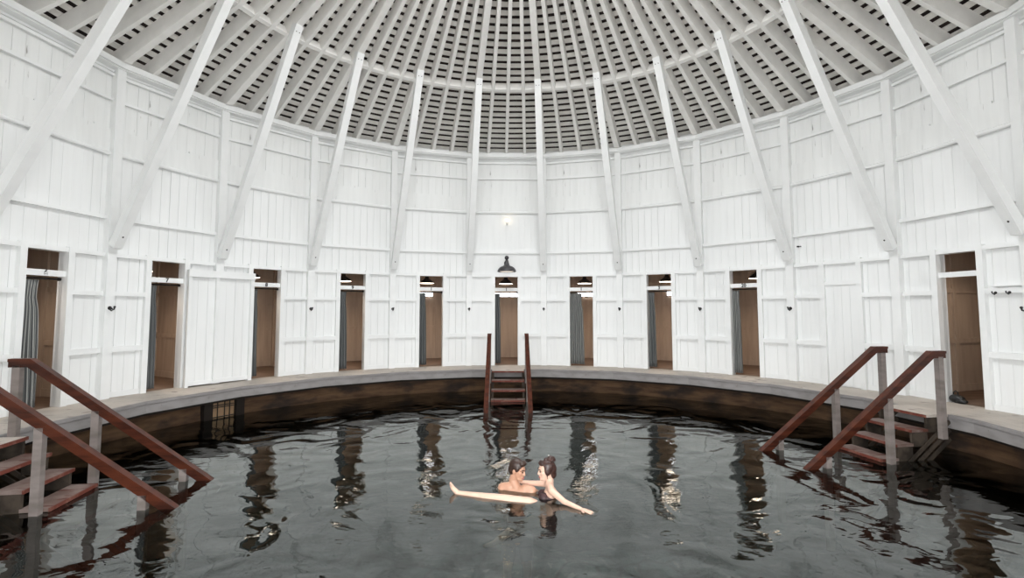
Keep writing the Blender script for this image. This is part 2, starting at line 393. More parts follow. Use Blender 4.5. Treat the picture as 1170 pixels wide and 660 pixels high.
for j in range(-10, 12):
    idx = j+11
    root = empty('wall_%d' % idx, ax(j)*AW, -j*ST); tag(root, kind='structure')
    has = j in DOORS
    # upper boards, from the door head to the belt, and belt to cornice
    opened = j in (10, 11, -10)                        # bays left open behind the camera, added to light ceiling and walls
    m = MB(); boards(m, -HW, HW, 0, .03, Z3[1]-.03 if not opened else 3.3, BELT[0]+.02); m.build('boarding', WHITE, root)
    m = MB(); boards(m, -HW, HW, 0, .03, BELT[0]+.02, 6.25, .21); m.build('upper_boarding', OLDW, root)
    # boards beside the opening
    m = MB()
    if opened:
        m.box(-HW-.03, HW+.03, .05, .09, 3.3, 6.24); m.build('shell', TRIM, root)
    else: boards(m, -HW, -JB, 0, .03, 0, Z3[1]-.03, .2); boards(m, JB, HW, 0, .03, 0, Z3[1]-.03, .2)
    if not has and not opened: boards(m, -JB, JB, 0, .03, 0, Z3[1]-.03, .17)
    if not opened: m.build('lower_boarding', WHITE, root)
    # sealed outer shell
    m = MB(); m.box(-HW-.03, HW+.03, .05, .09, Z3[1], 6.24)
    for s in (-1, 1): m.box(min(s*JB, s*(HW+.03)), max(s*JB, s*(HW+.03)), .05, .09, -.02, Z3[1])
    if not has: m.box(-JB, JB, .05, .09, -.02, Z3[1])
    if not opened: m.build('shell', TRIM, root)
    e = .44                                            # outer edge of the door jambs
    full = HW-.07
    def rail(x0, x1, z, dp, name='rail'):
        MB().box(x0, x1, -dp, .0, z[0], z[1]).build(name, TRIM, root)
    for s in (-1, 1):
        if opened: break
        a, b = (min(s*e, s*full), max(s*e, s*full))
        rail(a, b, Z1, .068); rail(a, b, Z2, .068); rail(a, b, Z3, .07)
        rail(a, b, (0.0, .10), .022, 'baseboard')
    rail(-full, full, Z4, .065)
    rail(-full, full, Z5, .06); rail(-full, full, Z6, .06)
    # belt board with a rough upper edge and a moulded lip
    m = MB(); n = 6; x = -full
    for i in range(n):
        x2 = -full+2*full*(i+1)/n; m.box(x, x2, -.028, 0, BELT[0], BELT[1]-random.uniform(0, .05)); x = x2
    m.build('belt_board', OLDW, root)
    m = MB()
    sec = [(-.0,.0), (-.055,.0), (-.07,.02), (-.07,.045), (-.05,.065), (-.028,.075), (0,.075)]
    vs = [( s*full, y, BELT[0]-.02+z) for s in (-1,1) for y, z in sec]; L = len(sec)
    m.add(vs, [(i, i+1, L+i+1, L+i) for i in range(L-1)]+[tuple(range(L)), tuple(range(L, 2*L))[::-1]])
    m.build('belt_lip', TRIM, root)
    # cornice: sloped soffit and top ledge
    m = MB(); he = HW-.0
    sec = [(0, 6.07), (-.03, 6.07), (-.05, 6.10), (-.15, 6.135), (-.15, 6.16), (-.19, 6.16), (-.19, 6.27), (.30, 6.27), (.30, 6.22), (.03, 6.22), (.03, 6.07)]
    vs = [(s*(HW+(y)*math.tan(ST/2)), y, z) for s in (-1,1) for y, z in sec]; L = len(sec)
    m.add(vs, [(i, (i+1) % L, L+(i+1) % L, L+i) for i in range(L)]+[tuple(range(L)), tuple(range(L, 2*L))[::-1]])
    m.build('cornice', TRIM, root)
    # door jambs and lintel
    if opened: continue
    for s in (-1, 1):
        MB().box(min(s*JB, s*e), max(s*JB, s*e), -.075, .12, 0, Z3[1]+.02).build('door_jamb', TRIM, root)
    MB().box(-JB, JB, -.06, .12, Z3[0], Z3[1]).build('lintel', TRIM, root)
    if has:
        bar = MB().box(-JB, JB, -.03, .02, 2.165 if j != 5 else 2.175, 2.265).build('transom_bar', TRIM, root)
        if DOORS[j]:
            t = text_mesh(DOORS[j], .115, INK, bar); t.location = (0.0, -.034, 2.215)
        # the changing cabin behind the opening
        m = MB(); ca = (BK)*math.tan(ST/2); y1 = BK-AW; y0 = .09
        boards(m, -ca, ca, y1, y1+.03, 0, 3.0, .24)
        m.box(-ca, ca, y1+.035, y1+.07, 0, 3.0)
        for z in (1.02, 1.72, 2.52): m.box(-ca, ca, y1-.03, y1, z, z+.08)
        m.box(-ca, ca, y1-.02, y1, 0, .14)
        m.build('cabin_back_wall', TAN, root)
        for s in (-1, 1):
            m = MB(); q = []
            for z in (0, 3.0):
                q += [(s*(HW-.02), y0, z), (s*(HW+.02), y0, z), (s*(ca+.02), y1, z), (s*(ca-.02), y1, z)]
            m.hexa(q)
            m.build('cabin_side_wall', TAN, root)
            m = MB()
            def sw_(t0, t1, z0, z1, th):
                q = []
                for z in (z0, z1):
                    for t, o_ in ((t0, .018), (t1, .018), (t1, .018+th), (t0, .018+th)):
                        q.append((s*(HW+(ca-HW)*t-o_), y0+(y1-y0)*t, z))
                m.hexa(q)
            for z in (.95, 1.95): sw_(.02, .98, z, z+.09, .035)
            sw_(.02, .98, 0, .14, .025)
            for t in (.04, .5, .94): sw_(t, t+.045, 0, 2.94, .045)
            m.build('cabin_side_trim', TAN, root)
        m = MB(); q = []
        for z in (2.95, 3.0): q += [(-HW, y0, z), (HW, y0, z), (ca, y1+.05, z), (-ca, y1+.05, z)]
        m.hexa(q); m.build('cabin_ceiling', TAN, root)
        # stiles that frame the back wall boards
        m = MB()
        for x in (-.62, .62): m.box(x-.04, x+.04, y1-.032, y1-.001, 0, 3.0)
        m.build('cabin_stile', TAN, root)

# closed board door in bay 4
dr = empty('door_1', ax(4)*AW, -4*ST); tag(dr, kind='structure')
m = MB(); boards(m, -JB, JB, -.02, 0.0, .02, 2.14, .17); m.build('door_leaf', WHITE, dr)
MB().box(-JB, JB, -.05, .0, 2.14, 2.22).build('door_rail', TRIM, dr)
# panelled doors at the back of three cabins, high windows
for n_, j in enumerate((0, 5)):
    y1 = BK-AW
    d2 = empty('door_%d' % (n_+2), ax(j)*(BK), -j*ST); tag(d2, kind='structure')
    xo = .12 if j == 0 else -.55
    m = MB(); m.box(xo-.40, xo+.40, -.05, -.031, 0, 1.99)
    m.build('door_leaf', TAN, d2)
    m = MB()
    for cx in (-.18, .18):
        for z0, z1 in ((.15,.72), (.85,1.45), (1.56,1.86)):
            x0, x1 = xo+cx-.13, xo+cx+.13
            for a, b, c_, d_ in ((x0, x1, z0, z0+.02), (x0, x1, z1-.02, z1), (x0, x0+.02, z0, z1), (x1-.02, x1, z0, z1)):
                m.box(a, b, -.062, -.05, c_, d_)
    m.build('door_panel', TAN, d2)
    m = MB()
    for a, b, c_, d_ in ((xo-.47, xo-.40, 0, 2.06), (xo+.40, xo+.47, 0, 2.06), (xo-.47, xo+.47, 1.99, 2.06)): m.box(a, b, -.07, -.031, c_, d_)
    m.build('door_frame', TAN, d2)
for n_, (j, xa, xb) in enumerate(((-1, -.45, .47), (0, -.45, .47), (1, -.45, .47), (2, -.45, .40))):
    wn = empty('window_%d' % (n_+1), ax(j)*BK, -j*ST); tag(wn, kind='structure')
    for q in range(3):
        x0 = xa+(xb-xa)*q/3; MB().box(x0+.012, x0+(xb-xa)/3-.012, -.045, -.035, 2.075, 2.195).build('window_pane', PANE, wn)
    m = MB(); m.box(xa-.03, xb+.03, -.06, -.031, 2.195, 2.23); m.box(xa-.03, xb+.03, -.06, -.031, 2.04, 2.075)
    for q in range(4): x0 = xa+(xb-xa)*q/3; m.box(x0-.012, x0+.012, -.058, -.031, 2.07, 2.20)
    m.build('window_frame', TAN, wn)

# --- timber posts at the corners (trim) and the long braces
pt = None
for i, kx in enumerate([x+.5 for x in range(-11, 11)]):
    m = MB(); m.box(-.083, .083, 0, .22, 0, 6.155)
    o = m.build('trim_%d' % (i+1), TRIM); tag(o, kind='structure')
    p = pol(RP, kx); o.location = p; o.rotation_euler = (0,0,-kx*ST)
BR = {-6.5:None, -5.5:'long white diagonal brace crossing the top left corner of the picture, broadest of all',
 -4.5:'white diagonal brace footing on the post between the two leftmost curtained doorways',
 -3.5:'white diagonal brace whose foot ends right above the closed white board screen',
 -2.5:'white diagonal brace with foot on the first post to the right of the board screen',
 -1.5:'slightly slanting white brace on the post two bays left of the wall lamp',
 -.5:'nearly upright white brace on the post just left of the black wall lamp',
 .5:'nearly upright white brace on the post just right of the black wall lamp',
 1.5:'slightly slanting white brace on the post one bay right of the one beside the wall lamp',
 2.5:'white diagonal brace between the two curtained doorways next left of the striped curtain doorway',
 3.5:'white diagonal brace on the post between the doorway numbered 20 and the closed plain door',
 4.5:'white diagonal brace with foot on the post just left of the open doorway without curtain',
 5.5:'white diagonal brace running down to the right edge above the open doorway'}
BR[-1.5] = 'slightly slanting white brace on the second post left of the black wall lamp'
BR[1.5] = 'slightly slanting white brace on the second post right of the black wall lamp'
BR[2.5] = 'white diagonal brace on the third post right of the black wall lamp'
BR[-2.5] = 'white diagonal brace on the third post left of the black wall lamp'
for kx, lab in BR.items():
    if not lab: continue
    root = empty('diagonal_brace', pol(7.62, kx, 2.78), -kx*ST)
    a = Vector((0, 0, 0)); b = Vector((0, 5.20-7.62, 7.45-2.78))
    m = MB(); d = (b-a).normalized()
    nrm = Vector((1,0,0)).cross(d)
    m.bar(a, b, .165, .15, side=(1,0,0)); m.build('beam', TRIM, root)
    # pointed foot
    m = MB(); q = [a+Vector((x, 0, 0))+nrm*y for x, y in ((-.05,-.045), (.05,-.045), (.05,.045), (-.05,.045))]
    q = [v-d*.03 for v in q]+[a+Vector((x, 0, 0))+nrm*y for x, y in ((-.0825,-.075), (.0825,-.075), (.0825,.075), (-.0825,.075))]
    m.hexa(q); m.build('foot_cut', TRIM, root)
    side = -nrm if (-nrm).y < 0 else nrm
    for tt, xx in ((5.12, -.035), (5.12, .035), (.22, 0)):
        m = MB(); c = a+d*tt+Vector((xx,0,0))+side*.074; m.tube([c, c+side*.008], .010 if tt > 1 else .016, 8)
        m.build('bolt', IRON, root)
    tag(root, lab, 'roof brace', 'long diagonal braces from the wall posts to the roof')

# --- white board screen between two doorways
pa = pol(7.655, -3.83); pb = pol(7.655, -3.165)
cen = (pa+pb)/2; L = (pb-pa).length; th = math.atan2((pb-pa).y, (pb-pa).x)
sc = empty('board_screen', cen, th)
m = MB(); boards(m, -L/2+.02, L/2-.02, -.03, -.012, .03, 2.3, .19); m.build('boards', WHITE, sc)
for x in (-L/2+.03, -.12, L/2-.05): MB().box(x-(.03 if x != -.12 else .03), x+(.05 if x > .5 else .035), -.09, -.012, .0 if x != -.12 else .08, 2.31).build('stile', TRIM, sc)
MB().box(-L/2-.01, L/2+.01, -.105, -.012, 2.31, 2.46).build('head_board', TRIM, sc)
MB().box(-L/2+.06, L/2-.07, -.06, -.012, .03, .115).build('bottom_rail', TRIM, sc)
tag(sc, 'closed white board screen filling the wall between doorways 7 and 8', 'screen')

# --- curtains and rods
CUR = {-5:(.36,0,'str'), -4:(.22,0,'grey'), -3:(.20,0,'grey'), -2:(.23,0,'grey'), -1:(.22,0,'grey'), 0:(.17,0,'grey'), 1:(.40,0,'str'), 2:(.20,0,'grey'), 3:(.20,0,'str')}
WHERE = {-5:'doorway numbered 6', -4:'doorway numbered 7', -3:'doorway numbered 8',
         -2:'fourth doorway from the left', -1:'doorway just left of the centre steps', 0:'centre doorway',
         1:'doorway just right of the middle steps', 2:'second doorway right of the middle steps', 3:'doorway numbered 20'}
CL = {-5:'dark grey curtain with deep folds drawn half open', -4:'narrow dark grey curtain bunched to the left', -3:'thin dark grey curtain bunched to the left',
      -2:'grey curtain bunched to the left', -1:'grey curtain gathered at the left jamb', 0:'narrow grey curtain gathered at the left jamb',
      1:'wide striped grey curtain', 2:'grey curtain knotted near its top', 3:'pale striped grey curtain gathered at the left jamb'}
for j, (cw, _, kd) in CUR.items():
    nu = 48; nv = 14; vs = []; fs = []; uv = []
    folds = max(3, cw/.065); amp = .032; rnd = random.Random(j*13+5)
    ph = rnd.uniform(0, 6)
    for iv in range(nv+1):
        t = iv/nv; z = 2.10-t*2.05
        wdt = cw*(.86+.14*t)*(1-.12*math.exp(-((t-.12)/.08)**2))
        for iu in range(nu+1):
            u = iu/nu
            x = u*wdt
            y = amp*(.55+.45*t)*math.sin(2*PI*folds*u+ph+.5*math.sin(3*t+u*4))+.012*math.sin(7*u+5*t+ph)
            vs.append((x, y, z)); uv.append((u*cw/.2, t))
    for iv in range(nv):
        for iu in range(nu):
            a = iv*(nu+1)+iu; fs.append((a, a+1, a+nu+2, a+nu+1))
    me = bpy.data.meshes.new('curtain'); me.from_pydata(vs, [], fs); ul = me.uv_layers.new(name='UVMap')
    for lp in me.loops: ul.data[lp.index].uv = uv[lp.vertex_index]
    for p in me.polygons: p.use_smooth = True
    me.materials.append(STRC if kd == 'str' else GREYC)
    o = bpy.data.objects.new('curtain', me); C.objects.link(o)
    md = o.modifiers.new('thick', 'SOLIDIFY'); md.thickness = .006
    A_ = ax(j); T_ = Vector((math.cos(j*ST), -math.sin(j*ST), 0))
    o.location = A_*(AW+.07)+T_*(-JB+.005); o.rotation_euler = (0,0,-j*ST)
    tag(o, CL[j]+', '+WHERE[j], 'curtain', 'grey curtains in the cabin doorways')
    m = MB(); m.tube([(-JB+.002, 0, 0), (JB-.002, 0, 0)], .016, 8); m.tube([(JB-.035, 0, 0), (JB-.002, 0, 0)], .028, 8)
    r_ = m.build('curtain_rod', IRON); r_.location = A_*(AW+.07)+Vector((0,0,2.125)); r_.rotation_euler = (0,0,-j*ST)
    tag(r_, 'thin black curtain rod across the '+WHERE[j], 'curtain rod', 'black curtain rods in the cabin doorways')

# --- pendant lamps inside the cabins
def pendant():
    root = empty('pendant_lamp')
    m = MB(); m.lathe([(.225,0), (.228,.012), (.20,.045), (.14,.095), (.085,.135), (.062,.16), (.055,.215), (.05,.235), (.0,.24)], n=32)
    m.lathe([(.222,.002), (.196,.042), (.136,.09), (.08,.13), (.0,.14)], n=32)
    m.build('lamp_shade', BLACK, root, True)
    m = MB(); m.tube([(0,0,.23), (0,0,.53)], .012, 8); m.lathe([(.05,.52), (.05,.54), (0,.54)], n=16); m.build('stem', BLACK, root)
    m = MB(); m.lathe([(0,.07), (.12,.055), (.205,.022), (.214,.006), (.2,-.004), (0,-.012)], n=32); m.build('diffuser', LIN, root, True)
    return root
pl = pendant(); first = True
PW = {-4:'doorway numbered 7', -3:'doorway numbered 8', -2:'fourth doorway from the left', -1:'doorway just left of the centre steps', 0:'centre doorway',
      1:'doorway just right of the middle steps', 2:'second doorway right of the middle steps', 3:'doorway numbered 20'}
for j in range(-5, 4):
    o = pl if first else copy_tree(pl); first = False
    p = ax(j)*8.56; o.location = (p.x, p.y, 2.425)
    if j == -5:
        o.name = 'pendant_lamp'
        tag(o, 'black dome pendant lamp hidden behind the leftmost doorway numbered 6', 'lamp', 'black dome pendants in the cabins')
    else: tag(o, 'black dome pendant lamp with glowing underside in the '+PW[j], 'lamp', 'black dome pendants in the cabins')
    l = bpy.data.lights.new('pendant_light', 'SPOT'); l.energy = 46; l.color = (1,.80,.62); l.shadow_soft_size = .18; l.spot_size = 2.7; l.spot_blend = .6
    lo2 = bpy.data.objects.new('pendant_light', l); C.objects.link(lo2); lo2.parent = o; lo2.location = (0,0,-.03)
p = pol(8.9, 5.0)
m = MB(); m.lathe([(0,0), (.05,.0), (.07,.02), (.05,.05), (0,.05)], n=16); o = m.build('ceiling_spotlight', BULB, smooth=True); o.location = (p.x-.1, p.y, 2.90)
l = bpy.data.lights.new('ceiling_spotlight_light', 'SPOT'); l.energy = 40; l.color = (1,.80,.62); l.shadow_soft_size = .08; l.spot_size = 2.6; l.spot_blend = .7
l5 = bpy.data.objects.new('ceiling_spotlight_light', l); C.objects.link(l5); l5.parent = o; l5.location = (0,0,-.06)
tag(o, 'tiny lit ceiling spot inside the open doorway without curtain', 'light')

# --- coat hooks on the posts
def hook():
    root = empty('coat_hook')
    m = MB(); m.lathe([(0,0),(.035,0),(.035,.012),(0,.012)], n=16)
    for i, v in enumerate(m.v): m.v[i] = (v[0], -v[2], v[1])
    m.build('backplate', IRON, root)
    m = MB(); m.tube([(0,-.01,0), (0,-.05,-.005), (0,-.085,-.03), (0,-.11,-.02), (0,-.12,.015)], .013, 8); m.ell((0,-.12,.02), (.02,.02,.02)); m.build('prong', BLACK, root, True)
    m = MB(); m.tube([(0,-.01,-.02), (0,-.045,-.05), (0,-.06,-.045)], .011, 8); m.build('lower_prong', BLACK, root, True)
    return root
hk = hook(); first = True
HKL = {-4.5:'on the post between doorways 6 and 7', -2.5:'on the third post left of the wall lamp', -1.5:'on the second post left of the wall lamp',
       -.5:'on the post just left of the centre doorway', .5:'on the post just right of the centre doorway', 1.5:'on the second post right of the wall lamp',
       2.5:'on the third post right of the wall lamp', 3.5:'between doorway 20 and the plain closed door'}
for kx, lab in HKL.items():
    o = hk if first else copy_tree(hk); first = False
    o.location = pol(RP, kx, 1.645); o.rotation_euler = (0,0,-kx*ST)
    tag(o, 'small black coat hook at eye height '+lab, 'coat hook', 'black coat hooks on the wall posts')
for (dx, z, lab) in ((.60, 1.88, 'on the rail right of the open uncurtained doorway'), (.80, 1.88, 'on the rail at the right edge, the further right of two')):
    o = copy_tree(hk); o.scale = (.6,.6,.6); o.location = ax(5)*(AW-.068)+Vector((math.cos(5*ST), -math.sin(5*ST), 0))*dx+Vector((0,0,z)); o.rotation_euler = (0,0,-5*ST)
    tag(o, 'small dark coat hook '+lab, 'coat hook', 'black coat hooks on the wall posts')
o = copy_tree(hk); o.location = ax(5)*(AW-.0)+Vector((math.cos(5*ST), -math.sin(5*ST), 0))*.93+Vector((-.1,-.02,1.64)); o.location = pol(RP, 5.5, 1.62); o.rotation_euler = (0,0,-5.5*ST)
tag(o, 'dark coat hook on the last post at the right edge of the picture', 'coat hook', 'black coat hooks on the wall posts')
m = MB(); m.box(-.25, .25, -.10, 0, 0, .018); m.box(-.2, -.17, -.06, 0, -.05, 0)
o = m.build('wall_shelf', TRIM); o.location = ax(5)*AW+Vector((math.cos(5*ST), -math.sin(5*ST), 0))*.78+Vector((0,0,1.98)); o.rotation_euler = (0,0,-5*ST)
tag(o, 'thin white shelf on the wall at the right edge above the hooks', 'shelf')
m = MB(); m.tube([(0,0,0), (0,-.05,0)], .02, 8); m.tube([(.05,0,0), (.05,-.03,0)], .012, 8)
o = m.build('wall_peg', IRON); p = ax(4)*AW+Vector((math.cos(4*ST), -math.sin(4*ST), 0))*(-.93); o.location = (p.x, p.y, 3.06); o.rotation_euler = (0,0,-4*ST)
tag(o, 'small dark peg high on the white boards beside the right-hand brace foot', 'peg')

# --- the wall lamp and bare bulb over the centre door
wl = empty('wall_lamp', (0, AW, 2.7))
yl = -.55
m = MB(); m.lathe([(.262,.0), (.268,.014), (.262,.03), (.25,.07), (.22,.115), (.17,.15), (.10,.175), (.075,.20), (.062,.26), (.05,.30), (.04,.34), (0,.345)], (0, yl, 0), n=36)
m.lathe([(.258,.004), (.245,.065), (.21,.11), (.16,.14), (0,.16)], (0, yl, 0), n=36); m.build('lamp_shade', SHADE, wl, True)
m = MB(); m.tube([(0,yl,.34), (0,yl,.40), (0,yl+.04,.44), (0,yl+.14,.46), (0,yl+.33,.40), (0,0,.30)], .022, 10); m.ell((0,yl,.405), (.062,.062,.06)); m.build('gooseneck', SHADE, wl, True)
m = MB(); m.lathe([(0,0),(.07,0),(.07,.02),(0,.03)], n=20)
for i, v in enumerate(m.v): m.v[i] = (v[0], -v[2], v[1]+.30)
m.build('backplate', SHADE, wl)
m = MB(); m.lathe([(0,.0),(.16,.005),(.23,.018),(.2,.06),(0,.08)], (0,yl,0), n=28); m.build('diffuser', LWH, wl, True)
tag(wl, 'large charcoal dome lamp on a gooseneck above the centre doorway', 'wall lamp')
bb = empty('bare_bulb', (.02, AW, 4.16))
m = MB(); m.ell((0,-.10,.11), (.042,.042,.052)); m.build('bulb', BULB, bb, True)
m = MB(); m.tube([(0,0,0), (0,-.07,0), (0,-.10,.02)], .018, 8); m.lathe([(.024,.0),(.03,.05),(0,.05)], (0,-.10,.01), n=12); m.build('socket', PORC, bb, True)
tag(bb, 'small glowing bare bulb on the upper wall above the centre lamp', 'light bulb')

# --- three wooden stairs into the water
def stair(name, o2, phi, lab):
    W, V, RUN, RISE = .425, .495, .273, .205
    root = empty(name, (o2[0], o2[1], 0), phi)          # local +x runs down into the water, +y is the left side going down
    T0 = -(math.hypot(*o2)-0) + 0
    back = -.62
    for i in range(6):
        z = -RISE*i; x1 = RUN*i; x0 = x1-(.31 if i else .60)
        m = MB()
        zt = z if i else .006
        m.box(x0, x1-.02, -W, W, zt-.038, zt); t = m.build('tread', TREAD if i else DECK, root)
        MB().box(x1-.02, x1, -W, W, zt-.040, zt+.001).build('tread_nosing', NOSE, t)
    for s in (-1, 1):
        m = MB()
        y = s*(W-.03)
        # sawtooth stringer
        for i in range(6):
            x1 = RUN*i-.03
            m.box(x1-RUN+.0, x1, y-.02, y+.02, -RISE*(i+1)-.05, -RISE*i-.04)
        m.build('stringer', STRG, root)
        m = MB(); y = s*(W+.012)
        for k2 in range(3):
            m.bar((-.42, y, -.10-k2*.13), (1.25, y, -1.37-k2*.13), .055, .022, side=(0.6,0,.8))
        m.build('side_board', STRG, root)
        sl = .733; hkn = .983; sk = -.07
        se = sk+(hkn+.68)/sl
        yv = s*V
        m = MB(); A = Vector((sk, yv, hkn-.035)); B = Vector((se+.06, yv, -.70-.035-.04)); A0 = Vector((sk-.24, yv, hkn-.035))
        # cap board and sub rail, mitred at the knee
        def rl(z0, z1, hw):
            dv = (B-A).normalized(); nv = Vector((-dv.z, 0, dv.x)) if dv.x > 0 else Vector((dv.z,0,-dv.x))
            nv = Vector((.591, 0, .807)); kn = Vector((.31, 0, 1))
            q = []
            m.hexa([A0+Vector((0,-hw,z0)), A+Vector((z0*.31,-hw,z0)), A+Vector((z0*.31,hw,z0)), A0+Vector((0,hw,z0)),
                    A0+Vector((0,-hw,z1)), A+Vector((z1*.31,-hw,z1)), A+Vector((z1*.31,hw,z1)), A0+Vector((0,hw,z1))])
            m.hexa([A+Vector((z0*.31,-hw,z0)), B+nv*z0+Vector((0,-hw,0)), B+nv*z0+Vector((0,hw,0)), A+Vector((z0*.31,hw,z0)),
                    A+Vector((z1*.31,-hw,z1)), B+nv*z1+Vector((0,-hw,0)), B+nv*z1+Vector((0,hw,0)), A+Vector((z1*.31,hw,z1))])
        rl(-.005, .035, .052); rl(-.075, -.006, .040)
        m.build('handrail', RAILM, root)
        for px, z0 in ((-.22, -.34), (.72, -1.75), (1.80, -1.8)):
            zt = hkn-.09 if px < sk else hkn-.11-sl*(px-sk)
            MB().box(px-.045, px+.045, yv-.04+s*.0, yv+.04, z0, zt).build('post', SPOST, root)
    # landing bridging to the deck
    gap = math.hypot(*o2)
    tag(root, lab, 'stairs', 'wooden stairs into the pool')
    return root
stair('pool_stairs', (.015, 6.21), -1.5912, 'narrow wooden stairs with red-brown handrails straight below the centre doorway')
stair('pool_stairs', (6.179, .716), math.radians(188.54), 'wooden stairs with two red-brown handrails at the right side of the pool')
stair('pool_stairs', (-6.172, -1.053), math.radians(7.52), 'wooden stairs with two red-brown handrails at the left edge of the pool')

# --- grating in the pool wall, black bag by the open doorway
gr = empty('wall_grating', pol(7.16, -3.56, -.70), 3.56*ST)
m = MB(); m.box(-.26, .26, .02, .05, 0, .47); m.build('opening_panel', noise_mat('pale_brown_stone', (.34,.22,.12), (.22,.13,.07), (3,3,3)), gr)
m = MB()
for x in (-.22, -.11, .04, .15): m.box(x-.007, x+.007, -.01, .01, 0, .48)
for z in (.06, .26, .30): m.box(-.25, .25, -.01, .01, z, z+.018)
m.build('bars', IRON, gr)
for x in (-.33, .36): MB().box(x-.09, x+.09, -.06, .1, -.3, .49).build('side_post', RUST, gr)
tag(gr, 'dark metal grating between two black posts below the deck at left', 'grating')
bg_ = empty('handbag', ax(5)*(AW+.02)+Vector((math.cos(5*ST), -math.sin(5*ST), 0))*(-.22), -5*ST)
m = MB(); m.ell((0,.05,.07), (.13,.08,.075)); m.ell((.08,.04,.04), (.10,.07,.045)); m.build('bag_body', BLACK, bg_, True)
m = MB(); m.tube([(-.06,.05,.12), (-.055,.05,.18), (-.02,.05,.205), (.015,.05,.18), (.02,.05,.12)], .009, 8); m.build('strap', BLACK, bg_, True)
tag(bg_, 'small black bag slumped on the floor at the open doorway on the right', 'bag')

# ------------------------------------------------------------------ the two bathers
def skinmat(name, c):
    return noise_mat(name, c, tuple(x*.9 for x in c), (14,14,14), rough=.42, lo=.3, hi=.7)
SK1 = skinmat('tanned_skin', (.52,.29,.19)); SK2 = skinmat('fair_skin', (.70,.46,.35))
HAIR1 = noise_mat('short_dark_brown_hair', (.045,.022,.014), (.02,.010,.007), (60,60,60), rough=.45, bump=.5, bd=.004)
HAIR2 = noise_mat('dark_auburn_hair', (.05,.018,.012), (.018,.008,.007), (50,50,50), rough=.4, bump=.5, bd=.004)
SUIT = noise_mat('dark_maroon_swimsuit', (.05,.016,.018), (.02,.01,.012), (30,30,30), rough=.6)
TRUNK = mat('navy_swim_trunks', (.02,.03,.06), .7)
LIP = mat('lip_skin', (.42,.14,.12), .4); EYE = mat('dark_eye', (.03,.02,.015), .2); BROW = mat('brow_hair', (.04,.02,.015), .7)
def remesh(mb, name, m, parent, vox=.006, it=3):
    o = mb.build('tmp', m)
    r = o.modifiers.new('r', 'REMESH'); r.mode = 'VOXEL'; r.voxel_size = vox
    s = o.modifiers.new('s', 'SMOOTH'); s.iterations = it; s.factor = .5
    dg = bpy.context.evaluated_depsgraph_get(); me = bpy.data.meshes.new_from_object(o.evaluated_get(dg))
    bpy.data.objects.remove(o); me.name = name
    for p in me.polygons: p.use_smooth = True
    me.materials.clear(); me.materials.append(m)
    n = bpy.data.objects.new(name, me); C.objects.link(n)
    if parent: n.parent = parent; n.matrix_parent_inverse = Matrix.Translation(-parent.location)
    return n
def frame(f, upv=(0,0,1)):      # columns: right, forward, up of the head
    f = Vector(f).normalized(); u = Vector(upv); u = (u-f*u.dot(f)).normalized(); r = f.cross(u)
    return Matrix((r, f, u)).transposed()
def head(mb, c, R, s=1.0, female=False):
    P = lambda x, y, z: Vector(c)+R@(Vector((x, y, z))*s)
    mb.ell(P(0,-.012,.035), (.074*s,.094*s,.088*s), R)
    mb.ell(P(0,.022,-.025), (.060*s,.066*s,.075*s), R)
    jw = .040 if female else .048
    mb.ell(P(0,.040,-.082), (jw*s,.042*s,.032*s), R)
    mb.ell(P(0,.072,-.098), (.020*s,.018*s,.018*s), R)
    for x in (-1, 1):
        mb.ell(P(x*.038,.052,-.012), (.024*s,.026*s,.022*s), R)         # cheek
        mb.ell(P(x*.076,-.012,-.008), (.010*s,.020*s,.030*s), R)        # ear
        mb.capsule(P(x*.012,.083,.027), .010*s, P(x*.05,.066,.026), .010*s) # brow ridge
    mb.capsule(P(0,.084,.012), .010*s, P(0,.100,-.026), .012*s)         # nose
    mb.ell(P(-.011,.090,-.030), (.010*s,.011*s,.009*s), R); mb.ell(P(.011,.090,-.030), (.010*s,.011*s,.009*s), R)
    mb.capsule(P(-.018,.083,-.062), .009*s, P(.018,.083,-.062), .009*s) # lips
    mb.capsule(P(0,-.02,-.05), .052*s, P(0,-.035,-.13), .050*s)
    return P
def face_bits(P, R, s, root):
    m = MB()
    for x in (-1, 1): m.ell(P(x*.031,.079,.006), (.0125*s,.009*s,.0075*s), R)
    o = m.build('eyes', EYE, root, True); o.matrix_parent_inverse = Matrix.Translation(-root.location)
    m = MB()
    for x in (-1, 1): m.chain([P(x*.014,.092,.028), P(x*.034,.088,.035), P(x*.052,.073,.028)], [.0045*s]*3, 8)
    o = m.build('eyebrows', BROW, root, True); o.matrix_parent_inverse = Matrix.Translation(-root.location)
    m = MB(); m.chain([P(-.022,.086,-.062), P(0,.094,-.060), P(.022,.086,-.062)], [.0045*s,.006*s,.0045*s], 8)
    m.chain([P(-.020,.086,-.069), P(0,.092,-.071), P(.020,.086,-.069)], [.0045*s,.0065*s,.0045*s], 8)
    o = m.build('lips', LIP, root, True); o.matrix_parent_inverse = Matrix.Translation(-root.location)
